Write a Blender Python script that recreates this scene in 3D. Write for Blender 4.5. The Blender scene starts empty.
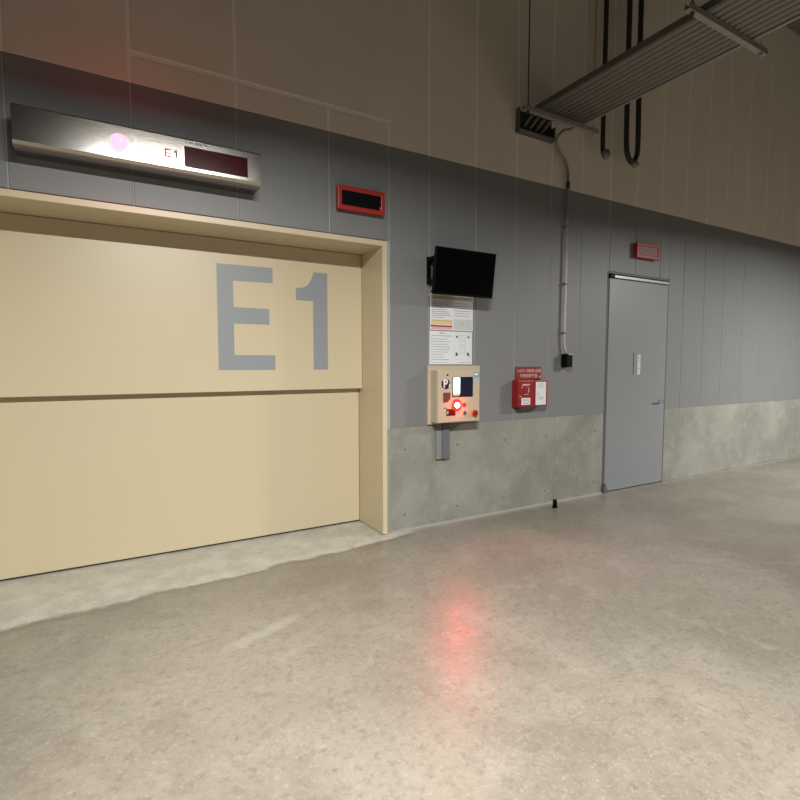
import bpy, bmesh, math, random
from mathutils import Vector, Matrix, Euler
random.seed(7)
sc = bpy.context.scene
col = sc.collection
PI = math.pi

# ------------------------------------------------------------------ camera
cam_d = bpy.data.cameras.new('camera')
cam_d.sensor_fit = 'HORIZONTAL'; cam_d.sensor_width = 36.0
cam_d.lens = 510.0 / 800.0 * 36.0
cam = bpy.data.objects.new('camera', cam_d); col.objects.link(cam)
yaw, pitch = 0.5256, -0.0689
fw = Vector((math.sin(yaw)*math.cos(pitch), math.cos(yaw)*math.cos(pitch), math.sin(pitch)))
cam.location = (-2.0567, -3.7771, 1.45)
cam.rotation_euler = fw.to_track_quat('-Z', 'Y').to_euler()
cam_d.clip_start = 0.05
sc.camera = cam

# ------------------------------------------------------------------ world, exposure
w = bpy.data.worlds.new('world'); sc.world = w; w.use_nodes = True
w.node_tree.nodes['Background'].inputs[0].default_value = (0.5, 0.5, 0.5, 1)
w.node_tree.nodes['Background'].inputs[1].default_value = 0.02
sc.view_settings.view_transform = 'Standard'
sc.view_settings.look = 'None'
sc.view_settings.gamma = 1.0
sc.view_settings.use_curve_mapping = False
sc.view_settings.exposure = 1.25

# ------------------------------------------------------------------ lamps of the hall (strip lights under the ceiling)
def area(name, loc, sx, sy, power, colr, rot=(0, 0, 0), spread=171):
    l = bpy.data.lights.new(name, 'AREA'); l.shape = 'RECTANGLE'; l.size = sx; l.size_y = sy
    l.energy = power; l.color = colr; l.spread = math.radians(spread)
    o = bpy.data.objects.new(name, l); o.location = loc; o.rotation_euler = rot
    col.objects.link(o); return o
COOL = (1.0, 0.985, 0.93)
LAMPS = [((-1.35, -3.30, 3.40), 155), ((6.4, -3.35, 3.40), 200)]
for p, e in LAMPS:
    area('strip_lamp', p, 1.2, 0.10, e, COOL)

# ------------------------------------------------------------------ materials
def mat(name, base=(.5,.5,.5), rough=.5, metal=0.0, emit=None, es=0.0, spec=.5, var=0.0, vscale=6.0, bump=0.0, bscale=200.0, stretch=None):
    m = bpy.data.materials.new(name); m.use_nodes = True
    nt = m.node_tree; b = nt.nodes['Principled BSDF']
    b.inputs['Base Color'].default_value = (*base, 1); b.inputs['Roughness'].default_value = rough
    b.inputs['Metallic'].default_value = metal; b.inputs['Specular IOR Level'].default_value = spec
    if emit: b.inputs['Emission Color'].default_value = (*emit, 1); b.inputs['Emission Strength'].default_value = es
    tc = nt.nodes.new('ShaderNodeTexCoord')
    src = tc.outputs['Object']
    if stretch:
        mp = nt.nodes.new('ShaderNodeMapping'); mp.inputs['Scale'].default_value = stretch
        nt.links.new(src, mp.inputs[0]); src = mp.outputs[0]
    if var > 0:
        n = nt.nodes.new('ShaderNodeTexNoise'); n.inputs['Scale'].default_value = vscale; n.inputs['Detail'].default_value = 5
        nt.links.new(src, n.inputs[0])
        mx = nt.nodes.new('ShaderNodeMixRGB'); mx.blend_type = 'MIX'
        mx.inputs[1].default_value = (*[c*(1-var) for c in base], 1); mx.inputs[2].default_value = (*[min(1, c*(1+var)) for c in base], 1)
        nt.links.new(n.outputs[0], mx.inputs[0]); nt.links.new(mx.outputs[0], b.inputs['Base Color'])
    if bump > 0:
        n2 = nt.nodes.new('ShaderNodeTexNoise'); n2.inputs['Scale'].default_value = bscale; n2.inputs['Detail'].default_value = 3
        nt.links.new(src, n2.inputs[0])
        bp = nt.nodes.new('ShaderNodeBump'); bp.inputs['Strength'].default_value = bump; bp.inputs['Distance'].default_value = .003
        nt.links.new(n2.outputs[0], bp.inputs['Height']); nt.links.new(bp.outputs[0], b.inputs['Normal'])
    return m
M = {}
M['grey'] = mat('grey_wall_paint', (.192,.194,.196), .48, var=.05, vscale=2.5, bump=.08, bscale=120)
M['fascia'] = mat('bare_panel', (.66,.59,.49), .85, var=.08, vscale=1.8, bump=.15, bscale=90)
M['caulk'] = mat('caulk', (.76,.71,.62), .8, var=.06)
M['caulk_grey'] = mat('caulk_grey', (.33,.335,.335), .6)
M['mortar'] = mat('mortar', (.26,.25,.22), .8, var=.12, vscale=15)
M['dark_gap'] = mat('dark_gap', (.02,.02,.02), .8)
M['beige'] = mat('beige_steel_paint', (.575,.495,.34), .38, var=.02, vscale=2, bump=.03, bscale=60)
M['beige_lip'] = mat('beige_lip_paint', (.62,.54,.37), .4, var=.02)
M['letter'] = mat('grey_letter_paint', (.265,.285,.31), .42, var=.03)
M['steel'] = mat('brushed_stainless', (.40,.38,.355), .17, metal=1.0, var=.05, vscale=40, bump=.06, bscale=60, stretch=(.15,1,12))
M['steel_dull'] = mat('galvanised_steel', (.34,.33,.30), .5, metal=.5, var=.12, vscale=20)
M['led_window'] = mat('dark_red_filter', (.035,.003,.004), .2, spec=.1, emit=(.5,.0,.01), es=.006, var=.25, vscale=25)
M['red_text'] = mat('red_print', (.45,.04,.05), .5)
M['dark_text'] = mat('dark_print', (.08,.08,.09), .5)
M['red_frame'] = mat('red_plastic', (.36,.025,.022), .4, var=.04)
M['black_window'] = mat('black_window', (.004,.004,.006), .4, spec=.15)
M['pink_panel'] = mat('unlit_panel', (.30,.12,.12), .5)
M['hole'] = mat('tie_hole_mortar', (.13,.128,.11), .9)
M['black'] = mat('black_plastic', (.0025,.0025,.003), .5, spec=.1)
M['screen_black'] = mat('black_screen', (.0006,.0007,.0009), .6, spec=.03)
M['paper'] = mat('white_sheet', (.70,.72,.75), .4)
M['ink'] = mat('grey_ink', (.30,.31,.33), .6)
M['ink_light'] = mat('pale_ink', (.5,.51,.53), .6)
M['yellow'] = mat('yellow_ink', (.50,.46,.08), .6)
M['pale_yellow'] = mat('pale_yellow_ink', (.46,.44,.17), .6)
M['red_ink'] = mat('red_ink', (.35,.03,.03), .6)
M['peach'] = mat('peach_ink', (.70,.52,.38), .6)
M['pink_ink'] = mat('pink_ink', (.70,.40,.38), .6)
M['pale_green'] = mat('pale_green_ink', (.52,.60,.57), .6)
M['green'] = mat('dark_green_ink', (.02,.13,.08), .6)
M['panel_beige'] = mat('control_panel_enamel', (.50,.42,.305), .38, var=.02)
M['logo'] = mat('logo_navy', (.015,.015,.045), .4)
M['white'] = mat('white_print', (.8,.8,.8), .4)
M['screen_white'] = mat('lit_screen', (.3,.4,.42), .3, emit=(.72,1,1), es=2.5)
M['screen_dark'] = mat('dark_screen', (.012,.014,.035), .12)
M['slot'] = mat('brown_slot', (.13,.045,.04), .4)
M['red_halo_glow'] = mat('red_halo_glow', (.6,.02,.02), .25, emit=(1,.03,.03), es=.45)  # glow colour for the red halo around the control lamp
M['lamp_core'] = mat('lamp_core', (1,.7,.6), .3, emit=(1,.62,.5), es=5)
M['beacon'] = mat('red_beacon_glass', (.6,.02,.03), .2, emit=(1,.05,.07), es=6)
M['dark_red'] = mat('dark_red_glass', (.09,.004,.006), .2)
M['amber'] = mat('amber_plastic', (.75,.30,.10), .4)
M['chrome'] = mat('chrome', (.6,.6,.6), .2, metal=1)
M['fire_red'] = mat('fire_box_red', (.25,.007,.008), .4, var=.04)
M['fire_red2'] = mat('fire_plate_red', (.22,.012,.017), .5)
M['pale_red'] = mat('pale_red_print', (.75,.45,.43), .5)
M['conduit'] = mat('galvanised_conduit', (.50,.50,.50), .45, metal=.3, var=.05)
M['duct_steel'] = mat('dark_steel', (.09,.09,.075), .6)
M['cable_dark'] = mat('dark_conduit', (.022,.02,.016), .6)
M['cable_grey'] = mat('grey_conduit', (.20,.19,.165), .5, metal=.2, var=.08, vscale=10)
M['door_grey'] = mat('grey_door_paint', (.225,.235,.25), .42, var=.02, vscale=1.5)
M['door_frame'] = mat('door_frame_paint', (.10,.10,.105), .5)
M['bright_trim'] = mat('bright_trim', (.42,.42,.43), .35, metal=.2)
M['label'] = mat('pale_label', (.52,.53,.49), .5)
M['duct_grey'] = mat('grey_duct_paint', (.20,.21,.215), .5)
M['duct_dark'] = mat('dark_duct_paint', (.125,.125,.135), .5)
M['ceiling'] = mat('ceiling_grey', (.16,.155,.14), .9, var=.1, vscale=1)
M['far_wall'] = mat('hall_wall', (.22,.21,.20), .8, var=.1, vscale=1)
M['blue_sticker'] = mat('blue_sticker', (.25,.32,.42), .4)
M['grey_sticker'] = mat('grey_sticker', (.42,.43,.43), .4)

def node_mix(nt, fac, a, b):
    mx = nt.nodes.new('ShaderNodeMixRGB')
    nt.links.new(fac, mx.inputs[0])
    for i, c in ((1, a), (2, b)):
        if isinstance(c, tuple): mx.inputs[i].default_value = (*c, 1)
        else: nt.links.new(c, mx.inputs[i])
    return mx.outputs[0]
def noise(nt, vec, scale, detail=5, rough=.55, dist=0.0):
    n = nt.nodes.new('ShaderNodeTexNoise'); n.inputs['Scale'].default_value = scale
    n.inputs['Detail'].default_value = detail; n.inputs['Roughness'].default_value = rough; n.inputs['Distortion'].default_value = dist
    nt.links.new(vec, n.inputs[0]); return n.outputs[0]
def ramp(nt, fac, lo, hi, a=0., b=1.):
    r = nt.nodes.new('ShaderNodeMapRange'); r.interpolation_type = 'SMOOTHSTEP'
    for i, v in zip((1, 2, 3, 4), (lo, hi, a, b)): r.inputs[i].default_value = v
    nt.links.new(fac, r.inputs[0]); return r.outputs[0]

# concrete plinth material: form-work concrete, mottled, faint board line
m = mat('formed_concrete', (.3,.3,.26), .72); nt = m.node_tree; b = nt.nodes['Principled BSDF']
tc = nt.nodes.new('ShaderNodeTexCoord'); v = tc.outputs['Object']
c = node_mix(nt, ramp(nt, noise(nt, v, 1.6, 6, .6, .4), .35, .68), (.205,.205,.180), (.285,.282,.25))
c = node_mix(nt, ramp(nt, noise(nt, v, 9, 6, .7), .50, .75, 0, .5), c, (.37,.36,.32))
c = node_mix(nt, ramp(nt, noise(nt, v, 26, 4, .7), .62, .74, 0, .5), c, (.19,.19,.17))
sp = nt.nodes.new('ShaderNodeSeparateXYZ'); nt.links.new(v, sp.inputs[0])
nt.links.new(c, b.inputs['Base Color'])
bp = nt.nodes.new('ShaderNodeBump'); bp.inputs['Strength'].default_value = .25; bp.inputs['Distance'].default_value = .004
nt.links.new(noise(nt, v, 60, 4), bp.inputs['Height']); nt.links.new(bp.outputs[0], b.inputs['Normal'])
M['plinth'] = m

# floor: worn trowelled concrete, slightly sealed
m = mat('worn_concrete_floor', (.3,.28,.24), .5); nt = m.node_tree; b = nt.nodes['Principled BSDF']
tc = nt.nodes.new('ShaderNodeTexCoord'); v = tc.outputs['Object']
c = node_mix(nt, ramp(nt, noise(nt, v, 1.1, 6, .6, .3), .36, .66), (.175,.154,.126), (.238,.213,.176))
c = node_mix(nt, ramp(nt, noise(nt, v, 5.5, 6, .7, .5), .48, .75, 0, .38), c, (.32,.295,.25))
c = node_mix(nt, ramp(nt, noise(nt, v, 24, 6, .8), .50, .66, 0, .55), c, (.125,.108,.085))
c = node_mix(nt, ramp(nt, noise(nt, v, 55, 5, .8), .52, .66, 0, .45), c, (.36,.34,.295))
c = node_mix(nt, ramp(nt, noise(nt, v, 15, 6, .8, .3), .50, .66, 0, .45), c, (.14,.122,.098))
# older, paler concrete laid in front of the lift door and along the foot of the wall, with a worn irregular edge
def mth(op, a, b2=0.0):
    n = nt.nodes.new('ShaderNodeMath'); n.operation = op
    for i, q in enumerate((a, b2)):
        if isinstance(q, (int, float)): n.inputs[i].default_value = q
        else: nt.links.new(q, n.inputs[i])
    return n.outputs[0]
sx = nt.nodes.new('ShaderNodeSeparateXYZ'); nt.links.new(v, sx.inputs[0])
X, Y = mth('ADD', sx.outputs[0], 2.5), mth('SUBTRACT', sx.outputs[1], 4.35)
wob = mth('MULTIPLY', mth('SUBTRACT', noise(nt, v, 3.5, 6, .65), .5), .22)
d1_ = mth('ADD', mth('SUBTRACT', Y, mth('ADD', mth('MULTIPLY', X, .085), -.125)), wob)
patch = mth('MULTIPLY', ramp(nt, d1_, -.025, .03), ramp(nt, mth('ADD', X, wob), .26, .14))
rim = mth('MULTIPLY', mth('MULTIPLY', ramp(nt, d1_, -.09, -.02), ramp(nt, d1_, .02, -.02)), ramp(nt, X, .26, .14))
foot = mth('MULTIPLY', ramp(nt, mth('ADD', Y, mth('MULTIPLY', wob, .6)), -.10, -.03), .35)
pale = node_mix(nt, ramp(nt, noise(nt, v, 6, 6, .7), .35, .7), (.35,.335,.295), (.47,.455,.41))
pale = node_mix(nt, ramp(nt, noise(nt, v, 40, 4, .7), .52, .72, 0, .4), pale, (.25,.235,.205))
# pale scrape mark swept across the floor
ca, sa = math.cos(.45), math.sin(.45)
U = mth('ADD', mth('MULTIPLY', mth('ADD', X, 1.36), ca), mth('MULTIPLY', mth('ADD', Y, 1.09), sa))
V = mth('ADD', mth('SUBTRACT', mth('MULTIPLY', mth('ADD', Y, 1.09), ca), mth('MULTIPLY', mth('ADD', X, 1.36), sa)), mth('MULTIPLY', wob, 1.1))
scr = mth('MULTIPLY', ramp(nt, mth('ABSOLUTE', U), .34, .12), ramp(nt, mth('ABSOLUTE', V), .045, .012))
c = node_mix(nt, mth('MULTIPLY', scr, .42), c, (.36,.345,.31))
c = node_mix(nt, mth('MULTIPLY', rim, .45), c, (.13,.112,.085))
c = node_mix(nt, patch, c, pale); c = node_mix(nt, foot, c, pale)
# trowelled bright sweep marks
wv = nt.nodes.new('ShaderNodeMapping'); wv.inputs['Rotation'].default_value = (0, 0, -.35); wv.inputs['Scale'].default_value = (.55, 2.6, 1)
nt.links.new(v, wv.inputs[0])
c = node_mix(nt, ramp(nt, noise(nt, wv.outputs[0], 1.0, 5, .65, .6), .58, .80, 0, .35), c, (.35,.335,.30))
nt.links.new(c, b.inputs['Base Color'])
r = ramp(nt, noise(nt, v, 7, 5, .7), .3, .7, .26, .38); nt.links.new(r, b.inputs['Roughness'])
b.inputs['Specular IOR Level'].default_value = .55
bp = nt.nodes.new('ShaderNodeBump'); bp.inputs['Strength'].default_value = .5; bp.inputs['Distance'].default_value = .004
nt.links.new(noise(nt, v, 30, 6, .7), bp.inputs['Height']); nt.links.new(bp.outputs[0], b.inputs['Normal'])
M['floor'] = m
# ------------------------------------------------------------------ mesh helpers
class MB:
    def __init__(s): s.bm = bmesh.new(); s.mi = 0
    def _tag(s, faces):
        for f in faces: f.material_index = s.mi
    def box(s, x0, x1, y0, y1, z0, z1, bev=0.0, seg=2):
        r = bmesh.ops.create_cube(s.bm, size=1.0)
        vs = r['verts']
        for v in vs:
            v.co = Vector((x0+(v.co.x+.5)*(x1-x0), y0+(v.co.y+.5)*(y1-y0), z0+(v.co.z+.5)*(z1-z0)))
        fs = list({f for v in vs for f in v.link_faces}); s._tag(fs)
        if bev > 0:
            es = list({e for v in vs for e in v.link_edges})
            r = bmesh.ops.bevel(s.bm, geom=es, offset=bev, segments=seg, affect='EDGES', profile=.5)
            s._tag(r['faces'])
        return s
    def prism(s, pts, y0, y1):            # polygon in x-z, extruded along y
        a = [s.bm.verts.new((x, y0, z)) for x, z in pts]; b = [s.bm.verts.new((x, y1, z)) for x, z in pts]
        n = len(pts); fs = [s.bm.faces.new(a), s.bm.faces.new(b[::-1])]
        for i in range(n): fs.append(s.bm.faces.new((a[i], b[i], b[(i+1) % n], a[(i+1) % n])))
        s._tag(fs); return s
    def prism_yz(s, pts, x0, x1, bev=0):
        a = [s.bm.verts.new((x0, y, z)) for y, z in pts]; b = [s.bm.verts.new((x1, y, z)) for y, z in pts]
        n = len(pts); fs = [s.bm.faces.new(a), s.bm.faces.new(b[::-1])]
        for i in range(n): fs.append(s.bm.faces.new((a[i], b[i], b[(i+1) % n], a[(i+1) % n])))
        s._tag(fs); return s
    def prism_xy(s, pts, z0, z1):
        a = [s.bm.verts.new((x, y, z0)) for x, y in pts]; b = [s.bm.verts.new((x, y, z1)) for x, y in pts]
        n = len(pts); fs = [s.bm.faces.new(a), s.bm.faces.new(b[::-1])]
        for i in range(n): fs.append(s.bm.faces.new((a[i], b[i], b[(i+1) % n], a[(i+1) % n])))
        s._tag(fs); return s
    def frame(s, x0, x1, z0, z1, wd, y0, y1):   # rectangular ring facing y
        o = [(x0,z0),(x1,z0),(x1,z1),(x0,z1)]; i = [(x0+wd,z0+wd),(x1-wd,z0+wd),(x1-wd,z1-wd),(x0+wd,z1-wd)]
        V = {}
        for k, y in enumerate((y0, y1)):
            for j in range(4):
                V[k,0,j] = s.bm.verts.new((o[j][0], y, o[j][1])); V[k,1,j] = s.bm.verts.new((i[j][0], y, i[j][1]))
        fs = []
        for j in range(4):
            l = (j+1) % 4
            fs += [s.bm.faces.new((V[0,0,j],V[0,0,l],V[0,1,l],V[0,1,j])), s.bm.faces.new((V[1,0,j],V[1,1,j],V[1,1,l],V[1,0,l])),
                   s.bm.faces.new((V[0,0,j],V[1,0,j],V[1,0,l],V[0,0,l])), s.bm.faces.new((V[0,1,j],V[0,1,l],V[1,1,l],V[1,1,j]))]
        s._tag(fs); return s
    def tube(s, pts, rad, n=12, cap=True):
        pts = [Vector(p) for p in pts]; rings = []
        rads = rad if isinstance(rad, (list, tuple)) else [rad]*len(pts)
        up = None
        for i, p in enumerate(pts):
            t = (pts[min(i+1, len(pts)-1)] - pts[max(i-1, 0)]).normalized()
            if up is None:
                up = Vector((0,0,1)) if abs(t.z) < .9 else Vector((1,0,0))
            a = t.cross(up).normalized(); up = a.cross(t).normalized()
            rings.append([s.bm.verts.new(p + rads[i]*(math.cos(2*PI*k/n)*a + math.sin(2*PI*k/n)*up)) for k in range(n)])
        fs = []
        for q in range(len(rings)-1):
            for k in range(n):
                f = s.bm.faces.new((rings[q][k], rings[q][(k+1) % n], rings[q+1][(k+1) % n], rings[q+1][k])); f.smooth = True; fs.append(f)
        if cap: fs += [s.bm.faces.new(rings[0][::-1]), s.bm.faces.new(rings[-1])]
        s._tag(fs); return s
    def disc(s, x, z, r, y0, y1, n=28, r1=None):    # short cylinder along y
        s.tube([(x, y0, z), (x, y1, z)], [r, r if r1 is None else r1], n); return s
    def dome(s, x, y, z, r, squash=.6, n=20):       # dome bulging to -y
        k = 7; pts = []; rr = []
        for i in range(k):
            a = i/(k-1)*PI/2*.98
            pts.append((x, y - math.sin(a)*r*squash, z)); rr.append(max(.0004, r*math.cos(a)))
        return s.tube(pts, rr, n)
    def build(s, name, mats, parent=None):
        bmesh.ops.recalc_face_normals(s.bm, faces=s.bm.faces)
        me = bpy.data.meshes.new(name); s.bm.to_mesh(me); s.bm.free()
        for mm in (mats if isinstance(mats, (list, tuple)) else [mats]): me.materials.append(M[mm])
        o = bpy.data.objects.new(name, me); col.objects.link(o)
        if parent:
            o.parent = parent
            off = Vector((0,0,0)); p = parent
            while p: off += p.location; p = p.parent
            # geometry is written in world metres; shift into the parent's frame
            me.transform(Matrix.Translation(-off))
        else:
            xs = [v.co for v in me.vertices]
            if xs:
                cx = (min(v.x for v in xs)+max(v.x for v in xs))/2; cy = (min(v.y for v in xs)+max(v.y for v in xs))/2; cz = min(v.z for v in xs)
                me.transform(Matrix.Translation((-cx,-cy,-cz))); o.location = (cx,cy,cz)
        return o
def thing(name, label, cat, loc, group=None):
    o = bpy.data.objects.new(name, None); o.empty_display_size = .1; col.objects.link(o); o.location = loc
    o['label'] = label; o['category'] = cat
    if group: o['group'] = group
    return o
def tag(o, label, cat, group=None):
    o['label'] = label; o['category'] = cat
    if group: o['group'] = group
    return o
def struct(o): o['kind'] = 'structure'; return o
def text_into(mb, s, x0, x1, z0, z1, y, depth=.001, bold=0.0):
    """lettering fitted into the rectangle, facing -y"""
    cu = bpy.data.curves.new('t', 'FONT'); cu.body = s; cu.size = 1; cu.offset = bold
    cu.fill_mode = 'FRONT'
    o = bpy.data.objects.new('t', cu); col.objects.link(o)
    dg = bpy.context.evaluated_depsgraph_get(); dg.update()
    me = bpy.data.meshes.new_from_object(o.evaluated_get(dg))
    bpy.data.objects.remove(o)
    if len(me.vertices):
        xs = [v.co.x for v in me.vertices]; ys = [v.co.y for v in me.vertices]
        sx = (x1-x0)/(max(xs)-min(xs)); sz = (z1-z0)/(max(ys)-min(ys)); mx, my = min(xs), min(ys)
        for v in me.vertices: v.co = Vector((x0+(v.co.x-mx)*sx, y, z0+(v.co.y-my)*sz))
        n0 = len(mb.bm.faces); mb.bm.from_mesh(me); mb.bm.faces.ensure_lookup_table()
        new = mb.bm.faces[n0:]; mb._tag(new)
        r = bmesh.ops.extrude_face_region(mb.bm, geom=new)
        for v in r['geom']:
            if isinstance(v, bmesh.types.BMVert): v.co.y -= depth
    bpy.data.meshes.remove(me)
def smooth_path(pts, per=8):
    P = [Vector(p) for p in pts]; out = []
    for i in range(len(P)-1):
        p0 = P[max(i-1,0)]; p1 = P[i]; p2 = P[i+1]; p3 = P[min(i+2,len(P)-1)]
        for k in range(per):
            t = k/per
            out.append(.5*((2*p1)+(-p0+p2)*t+(2*p0-5*p1+4*p2-p3)*t*t+(-p0+3*p1-3*p2+p3)*t**3))
    out.append(P[-1]); return out

# ================================================================== SETTING
XL, XR, YF, ZC = -6.0, 11.0, -9.5, 6.2
DL = -3.0                                     # left side of the lift opening
RV, RV2 = .372, .440                          # door leaf planes
ZP, ZG = .909, 3.241                          # plinth top, top of grey paint
D2L, D2R, D2T = 2.785, 3.90, 2.480            # grey steel door
struct(MB().box(XL, XR, YF, .8, -.2, 0).build('floor', 'floor'))
struct(MB().box(XL, XR, YF, .8, ZC, ZC+.2).build('ceiling', 'ceiling'))
struct(MB().box(XL-.2, XL, YF, .8, 0, ZC).build('wall_left', 'far_wall'))
struct(MB().box(XR, XR+.2, YF, .8, 0, ZC).build('wall_right', 'far_wall'))
struct(MB().box(XL, XR, YF-.2, YF, 0, ZC).build('wall_front', 'far_wall'))

# back wall: grey painted lower panels, bare panels above, caulked joints between them
seams_hi = [XL, -5.2, -4.5, -3.8, -3.15, -2.5, -1.85, -1.192, -.498, .031, .428, .938, 1.430, 1.898, 2.343, 2.797, 3.25, 3.71, 4.2, 4.65, 5.1, 5.6, 6.1, 6.6, 7.1, 7.6, 8.2, 8.8, 9.4, 10.2, XR]
mb = MB()
g = .0045
for a, b_ in zip(seams_hi[:-1], seams_hi[1:]):
    x0, x1 = a+g, b_-g
    def put(x0, x1, z0, z1):
        if x1-x0 > .01: mb.box(x0, x1, 0, .12, z0, z1, .0025, 1)
    # grey run
    if x1 <= DL or x0 >= D2R: put(x0, x1, ZP, ZG)
    elif x0 >= .03 and x1 <= D2L+.02: put(x0, min(x1, D2L-.002), ZP, ZG)
    elif x1 < .04:
        if x0 < DL: put(x0, DL, ZP, ZG); put(DL, x1, 2.475, ZG)
        else: put(x0, x1, 2.475, ZG)
    else:
        put(x0, min(x1, D2R), D2T, ZG)
        if x1 > D2R: put(D2R, x1, ZP, ZG)
mb.mi = 1
for a, b_ in zip(seams_hi[:-1], seams_hi[1:]):
    wide = .013
    if abs(a-.031) < .01:
        mb.box(a+wide, b_-wide, 0, .12, ZG+.001, 3.440, .003, 1)
    elif b_ <= .04 and a > -2.0:                # caulked infill border at 3.42 m above the lift door
        mb.box(a+wide, b_-wide, 0, .12, ZG+.001, 3.408, .003, 1)
        if a < -1.3: mb.box(a+wide, b_-wide, 0, .12, 3.440, ZC, .003, 1)
        elif b_ > 0: mb.box(-1.192+wide, .428-wide, 0, .12, 3.440, ZC, .003, 1)
    else:
        mb.box(a+wide, b_-wide, 0, .12, ZG+.001, ZC, .003, 1)
mb.mi = 2
mb.box(XL, XR, .0035, .10, ZG+.002, ZC)
mb.mi = 3
mb.box(XL, DL, .004, .10, ZP, ZG); mb.box(DL, .034, .004, .10, 2.475, ZG); mb.box(.034, D2L, .004, .10, ZP, ZG)
mb.box(D2L, D2R, .004, .10, D2T, ZG); mb.box(D2R, XR, .004, .10, ZP, ZG)
struct(mb.build('wall_back', ['grey', 'fascia', 'caulk', 'caulk_grey']))

# formed concrete plinth, tie holes, one vertical pour joint
mb = MB()
for x0, x1 in ((XL, DL), (.036, 2.0068), (2.0092, D2L-.012), (D2R, XR)):
    mb.box(x0, x1, 0, .12, 0, ZP, .004, 1)
mb.box(2.0, 2.02, .0025, .1, 0, ZP-.003)
mb.mi = 1
for x in (.182, .748, 1.32, 1.88, 2.632, 4.4, 4.97, 5.54, 6.1, 6.7):
    for z in (.140, .716):
        mb.disc(x, z, .011, -.0006, .0, 14)
struct(mb.build('baseboard_back', ['plinth', 'hole']))
# thin mortar bead where the plinth meets the floor, caulk strip beside the lift frame
struct(MB().prism_yz([(0,0),(-.020,0),(0,.014)], .036, D2L-.02).build('trim_1', 'mortar'))
mb = MB(); mb.box(.001, .036, -.004, .05, 0, ZP); mb.mi = 1; mb.box(.001, .036, -.002, .05, ZP, 2.475)
struct(mb.build('trim_2', ['mortar', 'caulk_grey']))
# lift door (door_1): frame, lintel, jambs and two leaves sliding one behind the other
d1 = bpy.data.objects.new('door_1', None); col.objects.link(d1); d1.location = (-1.5, .2, 0); struct(d1)
ZF = 2.466; LIP = .043
mb = MB()
mb.box(-LIP, 0, -.020, .50, .004, ZF, .003, 1)
mb.box(DL, DL+LIP, -.020, .50, .004, ZF, .003, 1)
mb.box(DL+LIP-.002, -LIP+.002, -.020, .50, ZF-LIP, ZF, .003, 1)
mb.build('frame', 'beige', d1)
up = MB().box(DL+LIP, -LIP-.002, RV, RV+.05, 1.238, ZF-LIP-.003, .003, 1).build('upper_leaf', 'beige', d1)
lo = MB().box(DL+LIP, -LIP-.004, RV2, RV2+.05, .012, 1.30, .003, 1).build('lower_leaf', 'beige', d1)
MB().box(DL+LIP, -LIP-.004, RV2+.004, RV2+.05, .0045, .012).build('threshold_gap', 'dark_gap', d1)
yl = RV-.0008
mb = MB()
mb.prism([(-1.281,2.229),(-.845,2.232),(-.845,2.110),(-1.159,2.106),(-1.159,1.902),(-.878,1.902),(-.878,1.775),(-1.159,1.773),(-1.159,1.527),(-.834,1.527),(-.834,1.409),(-1.281,1.409)], yl, RV+.001)
one = [(-.372,2.230),(-.372,1.409),(-.503,1.409),(-.503,1.988),(-.652,1.988),(-.652,2.088)]
one += [(-.652+.045*1, 2.090), (-.575,2.101), (-.545,2.122), (-.522,2.155), (-.508,2.190), (-.497,2.230)]
mb.prism(one, yl, RV+.001)
lt = mb.build('lettering', 'letter', up); lt['label'] = 'large grey painted characters E1'

# grey steel door (door_2) on the right
d2 = bpy.data.objects.new('door_2', None); col.objects.link(d2); d2.location = (3.3, 0, 0); struct(d2)
mb = MB()
mb.box(D2L-.012, D2L+.006, -.004, .1, 0, D2T-.002, .002, 1); mb.box(D2R-.02, D2R-.001, -.004, .1, 0, D2T-.002, .002, 1)
mb.box(D2L, D2R, -.004, .1, D2T-.022, D2T-.002, .002, 1)
mb.build('frame', 'door_frame', d2)
leaf = MB().box(D2L+.022, D2R-.022, -.006, .04, .012, D2T-.075, .003, 1).build('door_leaf', 'door_grey', d2)
MB().box(D2L+.022, D2R-.022, .012, .04, 0, D2T-.022).build('gap', 'dark_gap', d2)
MB().box(D2L+.10, D2R-.022, -.012, .012, D2T-.066, D2T-.034, .004, 2).build('door_closer_rail', 'bright_trim', d2)
mb = MB(); mb.box(D2L+.01, D2L+.085, -.022, .01, D2T-.075, D2T-.03, .006, 2); mb.build('hinge', 'black', d2)
mb = MB(); mb.prism([(D2L-.005,.0),(D2L+.075,.0),(D2L+.07,.03),(D2L+.03,.055),(D2L+.02,.11),(D2L+.0,.11)], -.03, .0); mb.build('hinge', 'door_frame', d2)
mb = MB(); mb.box(3.325, 3.385, -.010, -.0062, 1.335, 1.568, .001, 1); mb.mi = 1
for z in (1.53, 1.50, 1.40): mb.box(3.335, 3.375, -.0106, -.0098, z, z+.008)
lb = mb.build('name_plate', ['label', 'ink'], leaf); lb['label'] = 'pale name plate'
mb = MB(); mb.box(3.255, 3.29, -.014, -.0062, 1.34, 1.59, .003, 1); mb.build('latch_plate', 'door_grey', leaf)
mb = MB(); mb.tube(smooth_path([(3.80,-.006,1.02),(3.80,-.055,1.02),(3.79,-.06,1.02),(3.68,-.058,1.02)],5), .009, 10); mb.build('door_handle', 'chrome', leaf)

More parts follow.
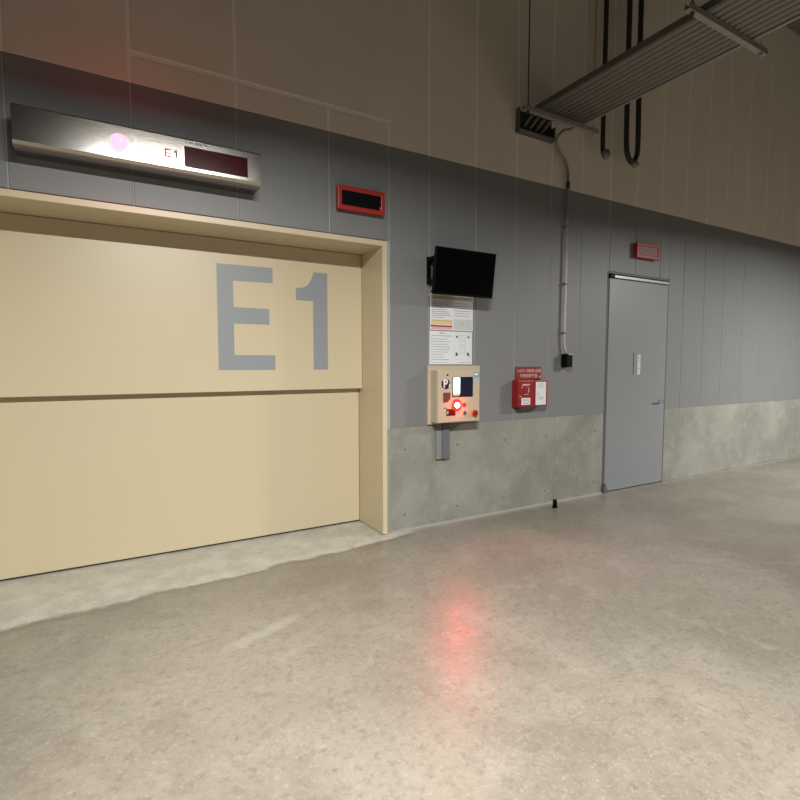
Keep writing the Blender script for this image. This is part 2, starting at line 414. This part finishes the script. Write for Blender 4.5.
# ================================================================== THINGS ON THE WALL
# stainless indicator box above the lift door
FX0, FX1, FY = -2.45, -1.082, -.20
t = thing('indicator_box', 'brushed stainless steel indicator box with dark red display marked E1 above the lift door', 'display', (-1.76, 0, 2.66))
mb = MB(); prof = [(0,2.665),(-.165,2.665),(-.19,2.672),(-.20,2.690),(-.20,2.875),(-.19,2.887),(-.18,2.890),(0,2.890)]
mb.prism_yz(prof, FX0, FX1); mb.build('housing', 'steel', t)
wnd = MB().box(-1.565, -1.170, FY-.004, FY+.002, 2.710, 2.836, .0015, 1).build('display_window', 'led_window', t)
mb = MB(); mb.prism([(-1.680,2.748),(-1.646,2.748),(-1.646,2.755),(-1.672,2.755),(-1.672,2.769),(-1.649,2.769),(-1.649,2.776),(-1.672,2.776),(-1.672,2.790),(-1.647,2.790),(-1.647,2.797),(-1.680,2.797)], FY-.0012, FY); lt = mb.build('lettering', 'red_text', t); lt['label'] = 'red letter E'
mb = MB(); mb.prism([(-1.617,2.747),(-1.609,2.747),(-1.609,2.797),(-1.615,2.797),(-1.627,2.787),(-1.627,2.780),(-1.617,2.785)], FY-.0012, FY); lt = mb.build('lettering', 'dark_text', t); lt['label'] = 'dark numeral 1'
mb = MB()
for x, wd in ((-1.555,.004),(-1.54,.012),(-1.525,.008),(-1.50,.018),(-1.475,.018),(-1.445,.018)): mb.box(x, x+wd, FY-.0012, FY, 2.853, 2.866)
mb.build('small_print', 'ink', t)
mb = MB(); mb.disc(-1.93, 2.775, .05, FY, FY-.012); mb.dome(-1.93, FY-.012, 2.775, .045, 1.2); mb.build('warning_lamp', 'beacon', t)
pl = bpy.data.lights.new('warning_lamp_light', 'POINT'); pl.energy = 1.0; pl.color = (1,.06,.08); pl.shadow_soft_size = .03
po = bpy.data.objects.new('warning_lamp_light', pl); col.objects.link(po); po.parent = t; po.location = Vector((-1.90, FY-.11, 2.775)) - t.location

for ch in t.children:                     # the whole face leans a few degrees down towards the viewer
    if ch.type == 'MESH':
        for v_ in ch.data.vertices:
            if v_.co.y < -.15: v_.co.y -= (v_.co.z - .005)*.018

def red_sign(x0, x1, z0, z1, label, pane, depth=.055):
    t = thing('warning_sign', label, 'sign', ((x0+x1)/2, 0, z0), None)
    mb = MB(); mb.box(x0+.008, x1-.008, -depth+.012, 0, z0+.006, z1-.006, .004, 1)
    mb.build('casing', 'red_frame', t)
    mb = MB(); mb.frame(x0, x1, z0, z1, .036, -depth-.004, -depth+.014)
    o = mb.build('bezel', 'red_frame', t)
    bv = o.modifiers.new('bevel', 'BEVEL'); bv.width = .006; bv.segments = 2
    MB().box(x0+.03, x1-.03, -depth+.002, -depth+.013, z0+.03, z1-.03).build('window', pane, t)
    return t
ts = red_sign(-.452, -.040, 2.655, 2.838, 'small red framed warning sign with dark unlit window at right above the lift door', 'black_window')
mb = MB(); mb.box(-.085, -.078, -.056, -.052, 2.70, 2.715); mb.build('indicator_dot', 'amber', ts)
red_sign(3.190, 3.61, 2.665, 2.835, 'red framed warning sign with pale unlit window above the grey steel door', 'pink_panel', .055)

# television on a bracket, tilted down
t = thing('wall_television', 'black flat television tilted down on a wall bracket above the notices', 'television', (.72, 0, 2.06))
# bracket (wall plate, two arms), television body tilted about x
mb = MB()
mb.box(.400, .440, -.012, 0, 2.15, 2.385, .002, 1); mb.box(.60, .86, -.015, 0, 2.14, 2.37, .003, 1)
for z in (2.155, 2.345): mb.box(.395, .90, -.150, -.010, z, z+.030, .003, 1)
mb.box(.395, .43, -.165, -.150, 2.15, 2.375, .002, 1)
mb.build('wall_bracket', 'black', t)
tilt = math.atan2(.05, .39)
def tvpt(v):    # v: x, depth, height along the screen -> tilted, hinged on its lower front edge
    return Vector((v.x, -.195 - v.z*math.sin(tilt) + v.y*math.cos(tilt), 2.040 + v.z*math.cos(tilt) + v.y*math.sin(tilt)))
X0, X1, HT = .340, .978, .388
mb = MB(); mb.box(X0, X1, 0, .028, 0, HT, .004, 2); mb.box(X0+.12, X1-.12, .026, .055, .06, .30, .012, 2)
for v in mb.bm.verts: v.co = tvpt(v.co)
mb.build('casing', 'black', t)
mb = MB(); mb.box(X0+.012, X1-.012, -.0015, .001, .018, HT-.012)
for v in mb.bm.verts: v.co = tvpt(v.co)
mb.build('screen', 'screen_black', t)
mb = MB(); mb.tube(smooth_path([(.445,-.07,2.16),(.425,-.05,2.12),(.415,-.02,2.08),(.418,-.006,2.04)],6), .006, 8); mb.build('cable', 'bright_trim', t)

# two notices
def bars(mb, x0, x1, z0, z1, n, hgt, jit=.15, gaps=True):
    for k in range(n):
        z = z1 - (k+.5)*(z1-z0)/n; xe = x1 - random.random()*jit*(x1-x0); x = x0
        while x < xe:
            wd = random.uniform(.012, .04); mb.box(x, min(x+wd, xe), NY-.0008, NY, z-hgt/2, z+hgt/2); x += wd + (.004 if gaps else 0)
NY = -.003
t = thing('notice_sheet', 'upper white notice with yellow heading and red line, partly behind the television', 'notice', (.675, 0, 1.755))
MB().box(.438, .911, NY, 0, 1.758, 2.088, .0008, 1).build('sheet', 'paper', t)
mb = MB(); mb.box(.448, .902, NY-.001, NY, 2.030, 2.062); mb.mi = 1
for x in range(13): mb.box(.48+x*.029, .50+x*.029, NY-.0014, NY-.001, 2.036, 2.055)
mb.build('yellow_heading', ['pale_yellow', 'ink'], t)
mb = MB(); bars(mb, .456, .68, 1.862, 2.015, 9, .006, .5); bars(mb, .70, .895, 1.88, 2.015, 6, .005, .3); mb.build('printed_text', 'ink', t)
mb = MB(); mb.box(.456,.678, NY-.001, NY, 1.838, 1.849); mb.build('yellow_line', 'yellow', t)
mb = MB(); mb.box(.452,.678, NY-.0008, NY, 1.806, 1.836); mb.mi = 1; mb.box(.452,.678, NY-.0008, NY, 1.765, 1.785); mb.build('tinted_block', ['peach','pink_ink'], t)
mb = MB(); mb.box(.444,.676, NY-.0012, NY, 1.787, 1.801); mb.build('red_line', 'red_ink', t)
mb = MB(); mb.box(.690,.900, NY-.0008, NY, 1.768, 1.862); mb.mi = 1
for k in range(5): mb.box(.70,.89, NY-.0012, NY-.0008, 1.778+k*.017, 1.783+k*.017)
mb.mi = 2; mb.box(.775,.80, NY-.0013, NY-.0008, 1.80, 1.83); mb.build('printed_table', ['pale_green','ink_light','pink_ink'], t)
t = thing('notice_sheet', 'lower white notice with green marks and a small plan, just above the control panel', 'notice', (.668, 0, 1.452))
MB().box(.434, .904, NY, 0, 1.454, 1.750, .0008, 1).build('sheet', 'paper', t)
mb = MB(); bars(mb, .540, .59, 1.725, 1.740, 1, .009, 0); bars(mb, .458, .68, 1.700, 1.716, 1, .006, .05)
bars(mb, .458, .665, 1.485, 1.690, 9, .0055, .5); mb.box(.452, .638, NY-.0008, NY, 1.470, 1.473); mb.box(.452,.454, NY-.0008, NY, 1.47, 1.70); mb.box(.745,.885, NY-.0008, NY, 1.470, 1.474)
mb.build('printed_text', 'ink', t)
mb = MB(); mb.frame(.765, .825, 1.545, 1.715, .004, NY-.0008, NY); mb.frame(.705, .885, 1.50, 1.722, .0018, NY-.0008, NY)
for k in range(6): mb.box(.770,.820, NY-.0008, NY, 1.56+k*.025, 1.564+k*.025)
mb.build('plan_drawing', 'ink_light', t)
for x in (.730, .860):
    mb = MB(); mb.disc(x, 1.703, .011, NY, NY-.001, 12); mb.build('green_dot', 'green', t)
    mb = MB(); mb.prism([(x-.013,1.532),(x+.014,1.532),(x+.012,1.548),(x-.002,1.566),(x-.013,1.560)], NY-.001, NY); mb.build('green_mark', 'green', t)

# lift control panel
t = thing('control_panel', 'beige wall control panel with parking logo, screen and glowing red lamp', 'control panel', (.66, 0, .92))
CY = -.135
mb = MB(); mb.box(.406, .985, -.022, 0, .920, 1.443, .004, 2); mb.box(.434, .894, CY+.012, -.02, .941, 1.404, .006, 2); mb.build('cabinet', 'panel_beige', t)
dr = MB().box(.436, .893, CY, CY+.018, .943, 1.402, .007, 3).build('door', 'panel_beige', t)
mb = MB(); mb.disc(.517, 1.283, .046, CY+.001, CY-.0015, 32); mb.mi = 1; text_into(mb, 'P', .492, .540, 1.246, 1.325, CY-.0015, .0006, .03)
mb.mi = 1; text_into(mb, 'J', .541, .560, 1.256, 1.285, CY-.0015, .0006, .01)
lg = mb.build('logo', ['logo', 'white'], dr); lg['label'] = 'round navy logo with a white P'
mb = MB(); mb.disc(.534, 1.362, .008, CY+.001, CY-.006, 14); mb.build('sensor', 'black', t)
mb = MB(); mb.frame(.588, .812, 1.166, 1.342, .007, CY-.004, CY+.001); mb.build('screen_bezel', 'black', t)
MB().box(.594, .668, CY-.002, CY+.001, 1.196, 1.336).build('screen', 'screen_white', t)['label'] = 'lit white half of the screen'
MB().box(.668, .806, CY-.002, CY+.001, 1.172, 1.336).build('screen', 'screen_dark', t)['label'] = 'dark half of the screen'
mb = MB(); mb.box(.820,.888, CY-.001, CY, 1.335, 1.385); mb.mi = 1; mb.box(.820,.888, CY-.001, CY, 1.285, 1.335); mb.mi = 2; mb.box(.83,.87, CY-.0015, CY-.001, 1.358, 1.372)
mb.build('sticker', ['blue_sticker', 'grey_sticker', 'white'], dr)
mb = MB(); mb.prism([(.490,1.207),(.566,1.207),(.566,1.152),(.534,1.122),(.490,1.122)], CY-.003, CY+.001); mb.build('card_reader', 'slot', t)
mb = MB(); mb.box(.494,.532, CY-.001, CY, 1.068, 1.074); mb.build('printed_text', 'dark_text', dr)
mb = MB(); mb.disc(.636, 1.094, .055, CY+.001, CY-.008, 32, .050); mb.build('lamp_halo', 'red_halo_glow', t)  # emissive ring stands in for the red glare halo around the bulb
mb = MB(); mb.dome(.636, CY-.008, 1.094, .026, .7); mb.build('lamp_bulb', 'lamp_core', t)
MB().box(.524,.624, CY-.003, CY+.001, 1.002, 1.063, .002, 1).build('card_window', 'dark_red', t)
mb = MB(); mb.box(.530,.545, CY-.0036, CY-.003, 1.02, 1.045); mb.build('printed_text', 'grey_sticker', t)
mb = MB(); mb.disc(.714, 1.094, .017, CY+.001, CY-.012, 18); mb.build('push_button', 'red_frame', t)
mb = MB(); mb.disc(.722, 1.020, .018, CY+.001, CY-.006, 18); mb.mi = 1; mb.box(.720,.724, CY-.008, CY-.004, 1.008, 1.032); kl = mb.build('key_lock', ['chrome','dark_text'], t)
mb = MB(); mb.disc(.820, 1.018, .034, CY+.001, CY-.004, 24); mb.build('button_surround', 'amber', t)
mb = MB(); mb.disc(.826, 1.016, .016, CY-.002, CY-.022, 18); mb.disc(.826, 1.016, .027, CY-.020, CY-.036, 22, .024); mb.build('emergency_button', 'fire_red', t)
pl = bpy.data.lights.new('control_lamp_light', 'POINT'); pl.energy = .55; pl.color = (1,.03,.025); pl.shadow_soft_size = .015
po = bpy.data.objects.new('control_lamp_light', pl); col.objects.link(po); po.parent = t; po.location = Vector((.636, CY-.038, 1.094)) - t.location

# the lamp throws its light outwards into the hall
sl = bpy.data.lights.new('control_lamp_beam', 'SPOT'); sl.energy = 12; sl.color = (1,.06,.05); sl.shadow_soft_size = .025; sl.spot_size = math.radians(150); sl.spot_blend = .8
so = bpy.data.objects.new('control_lamp_beam', sl); col.objects.link(so); so.parent = t; so.location = Vector((.636, CY-.045, 1.094)) - t.location
so.rotation_euler = Vector((0,-1,-.25)).to_track_quat('-Z','Y').to_euler()

# cable duct under the control panel
t = thing('cable_duct', 'short grey cable duct running down the concrete below the control panel', 'duct', (.565, 0, .60))
MB().box(.498, .560, -.022, 0, .600, .918, .003, 1).build('cover', 'duct_grey', t)
MB().box(.560, .640, -.030, 0, .600, .918, .003, 1).build('cover', 'duct_dark', t)

# fire fighting start box and its plate
t = thing('fire_release_box', 'small red fire release box with two white labels on the grey wall', 'fire box', (1.59, 0, 1.03))
mb = MB(); mb.box(1.400, 1.604, -.10, 0, 1.035, 1.302, .012, 3); mb.box(1.606, 1.794, -.096, 0, 1.042, 1.298, .006, 2); mb.build('housing', 'fire_red', t)
mb = MB(); mb.prism_yz([(-.01,1.036),(-.09,1.036),(-.05,1.008),(-.01,1.005)], 1.46, 1.60); mb.build('base', 'duct_dark', t)
mb = MB(); mb.box(1.628,1.768, -.098,-.095, 1.053,1.281); mb.mi = 1
for z, a, b2 in ((1.262,.67,.74),(1.245,.655,.75),(1.228,.655,.73),(1.17,.645,.67),(1.160,.645,.68),(1.13,.66,.74),(1.118,.655,.735),(1.105,.67,.73)): mb.box(1+a,1+b2, -.0985,-.098, z-.004, z+.004)
mb.build('instruction_label', ['paper','ink_light'], t)
mb = MB(); mb.box(1.437,1.552, -.1015,-.099, 1.060,1.128); mb.mi = 1
for k in range(4): mb.box(1.45,1.54, -.1022,-.1015, 1.070+k*.014, 1.075+k*.014)
mb.build('instruction_label', ['paper','ink'], t)
mb = MB(); [mb.box(1.449+k*.0165, 1.461+k*.0165, -.1008, -.1, 1.247, 1.264) for k in range(6)]; mb.box(1.47,1.53, -.1008,-.1, 1.160, 1.165); mb.box(1.41,1.44, -.1008,-.1, 1.140,1.146); mb.build('printed_text', 'pale_red', t)
mb = MB(); mb.disc(1.497, 1.203, .034, -.099, -.105, 28); mb.build('push_cover', 'fire_red2', t)
mb = MB(); mb.tube([(1.497+.030*math.cos(a), -.108, 1.203+.030*math.sin(a)) for a in [x*PI/8-.9 for x in range(6)]], .004, 8); mb.build('handle', 'pale_red', t)
mb = MB(); mb.disc(1.443,1.230,.007,-.100,-.104,10); mb.build('pilot_lamp', 'pale_red', t)
t = thing('fire_sign_plate', 'red plate with two rows of white Japanese characters above the fire release box', 'sign', (1.61, 0, 1.302))
MB().box(1.443, 1.783, -.014, 0, 1.3025, 1.430, .002, 1).build('plate', 'fire_red2', t)
mb = MB(); text_into(mb, 'ハロゲン化物消火設備', 1.457, 1.774, 1.373, 1.408, -.014, .0008, .012); text_into(mb, '手動起動装置', 1.494, 1.728, 1.322, 1.360, -.014, .0008, .015); mb.prism([(1.745,1.324),(1.772,1.324),(1.772,1.345)], -.0148, -.014)
mb.build('lettering', 'pale_red', t)

# conduit coming down from the rack to a black box
t = thing('switch_box', 'small black box with a pale top at the end of the conduit', 'box', (2.115, 0, 1.42))
mb = MB(); mb.box(2.075, 2.155, -.085, 0, 1.425, 1.562, .004, 2); mb.build('housing', 'black', t)
mb = MB(); mb.box(2.094, 2.154, -.088, -.050, 1.551, 1.566, .002, 1); mb.build('cap', 'bright_trim', t)
path = [(2.03,-.150,3.83),(2.01,-.152,3.78),(1.965,-.155,3.745),(1.88,-.155,3.715),(1.825,-.14,3.665),(1.825,-.115,3.62),(1.86,-.088,3.585),(1.93,-.062,3.548),(2.03,-.042,3.49),(2.08,-.032,3.40),(2.092,-.03,3.25)]
t = thing('wall_conduit', 'thin pale steel conduit running down the wall from the rack to the black box', 'conduit', (2.09, 0, 1.57))
MB().tube(smooth_path(path, 7), .014, 12).build('flexible_hose', 'cable_grey', t)
MB().tube([(2.092,-.03,3.27),(2.089,-.03,2.4),(2.083,-.03,1.72),(2.088,-.03,1.66),(2.105,-.034,1.60),(2.108,-.034,1.56)], .0125, 12).build('pipe', 'conduit', t)
MB().tube([(2.092,-.03,3.30),(2.092,-.03,3.235)], .019, 12).build('coupling', 'cable_dark', t)
for z in (2.86, 2.28, 1.78):
    xx = 2.083 + (z-1.72)*.006
    MB().box(xx-.020, xx+.020, -.046, 0, z-.010, z+.010, .003, 1).build('pipe_clip', 'cable_grey', t)

# pipe rack at the top right : cross struts hung on rods, side rails, conduits laid over them
RZ = 3.775
t = thing('pipe_rack', 'galvanised steel hanging rack carrying a row of grey pipes at top right', 'rack', (1.8, -.2, RZ))
def strut(x0, x1, y, z):
    mb = MB(); mb.prism_yz([(y-.02,z-.02),(y+.02,z-.02),(y+.02,z+.02),(y+.013,z+.02),(y+.013,z-.013),(y-.013,z-.013),(y-.013,z+.02),(y-.02,z+.02)], x0, x1); return mb
for y, x0, x1 in ((-.20, 1.31, 2.30), (-1.7, 1.31, 2.30), (-3.2, 1.31, 2.30), (-4.7, 1.31, 2.30)):
    st = strut(x0, x1, y, RZ).build('cross_strut', 'steel_dull', t)
    for x in (x0+.055, x1-.055):
        mb = MB(); mb.tube([(x, y, RZ-.05), (x, y, ZC)], .006, 8); mb.disc(x, 0, .001, y, y+.001, 6) if False else None
        mb.tube([(x, y, RZ+.02),(x, y, RZ+.035)], .015, 6); mb.tube([(x, y, RZ-.035),(x, y, RZ-.02)], .015, 6); mb.build('hanger_rod', 'cable_dark' if x < 1.8 else 'steel_dull', t)
for x in (1.50, 2.10):
    MB().box(x-.012, x+.012, -5.0, -.16, RZ+.021, RZ+.075, .003, 1).build('side_rail', 'steel_dull' if x > 2 else 'duct_steel', t)
pipes = [(1.548+.0625*k, .024) for k in range(9)]
for i, (x, r) in enumerate(pipes):
    o = MB().tube([(x, -5.0, RZ+.021+r), (x, -.6, RZ+.021+r), (x, -.17, RZ+.021+r)], r, 14).build('rack_pipe', 'cable_grey')
    tag(o, 'grey pipe lying on the hanging rack, ' + ['leftmost of the row','second from the left','third from the left','fourth from the left','middle one of the row','fourth from the right','third from the right','second from the right','rightmost of the row'][i], 'pipe', 'pipes on the hanging rack')
mb = MB()
for x, r in pipes:
    mb.tube([(x+ (r+.006)*math.cos(a), -.20, RZ+.021+r+(r+.004)*math.sin(a)) for a in [k*PI/8 for k in range(9)]], .006, 6)
mb.build('pipe_clamps', 'cable_dark', t)
# steel sleeve box on the wall below the rack with four pipes bending into it
t = thing('wall_sleeve', 'dark open steel sleeve box on the wall behind the end of the rack', 'box', (1.64, 0, 3.65))
mb = MB(); mb.box(1.400,1.412,-.05,0,3.655,3.865); mb.box(1.868,1.880,-.05,0,3.655,3.780); mb.box(1.400,1.880,-.05,0,3.645,3.660); mb.build('casing', 'duct_steel', t)
MB().box(1.412,1.868,-.006,0,3.660,3.86).build('back_plate', 'cable_dark', t)
MB().box(1.400,1.880,-.054,-.05,3.645,3.672).build('lip', 'cable_grey', t)
for i, x in enumerate((1.50, 1.58, 1.66, 1.74)):
    o = MB().tube(smooth_path([(x+.02,-.19,3.80),(x+.0,-.15,3.79),(x-.01,-.10,3.765),(x-.015,-.06,3.735),(x-.015,-.008,3.715)],5), .013, 10).build('sleeve_pipe', 'duct_steel')
    tag(o, 'short grey pipe bending into the dark wall sleeve, ' + ['leftmost of four','second from the left of four','second from the right of four','rightmost of four'][i], 'pipe', 'short pipes entering the wall sleeve')

# dark hoses hanging in loops behind the rack
o = MB().tube(smooth_path([(2.515,-.10,ZC),(2.515,-.10,4.35),(2.512,-.10,4.0),(2.510,-.105,3.70),(2.508,-.125,3.62),(2.506,-.15,3.60)],6), .024, 12)
o = o.build('hanging_hose', 'cable_dark'); tag(o, 'straight dark hose with a round end fitting, hanging nearest the rack', 'hose')
MB().tube([(2.506,-.150,3.665),(2.506,-.150,3.640),(2.506,-.150,3.61),(2.506,-.150,3.585),(2.506,-.150,3.57)], [.026,.038,.044,.036,.02], 16).build('hose_end', 'cable_grey', o)
o = MB().tube(smooth_path([(2.815,-.15,ZC),(2.815,-.15,4.70),(2.818,-.15,4.2),(2.825,-.15,3.80),(2.850,-.15,3.68),(2.92,-.15,3.62),(2.99,-.15,3.68),(3.015,-.15,3.80),(3.01,-.15,4.2),(3.0,-.15,4.70),(3.0,-.15,ZC)],6), .027, 12)
o = o.build('hanging_hose', 'cable_dark'); tag(o, 'dark U shaped hose loop facing outward at the far top right', 'hose')
MB().tube([(2.93,-.15,3.622),(2.99,-.15,3.605),(3.01,-.15,3.61)], [.033,.036,.025], 12).build('hose_end', 'cable_grey', o)

# small black stopper on the floor
t = thing('floor_stopper', 'tiny black stopper standing on the floor at the foot of the concrete', 'stopper', (1.865, -.155, 0))
MB().box(1.843,1.887,-.177,-.133,0,.012,.003,1).build('foot', 'black', t)
MB().tube([(1.865,-.155,.010),(1.865,-.155,.075),(1.865,-.155,.085)], [.022,.022,.016], 14).build('post', 'black', t)

# strip light fittings (above and behind the viewpoint)
for i, (p, e) in enumerate(LAMPS):
    t = thing('strip_light', ['strip light fitting nearest the lift door, hung on two rods','strip light fitting farthest right, hung on two rods','strip light fitting at the back, right of centre','strip light fitting at the back left'][i], 'ceiling light', (p[0], p[1], p[2]+.006))
    x, y, z = p
    MB().prism_yz([(y-.075,z+.006),(y+.075,z+.006),(y+.05,z+.07),(y-.05,z+.07)], x-.65, x+.65).build('housing', 'white', t)
    for s in (-.5, .5): MB().tube([(x+s,y,z+.07),(x+s,y,ZC)], .006, 8).build('hanger_rod', 'steel_dull', t)
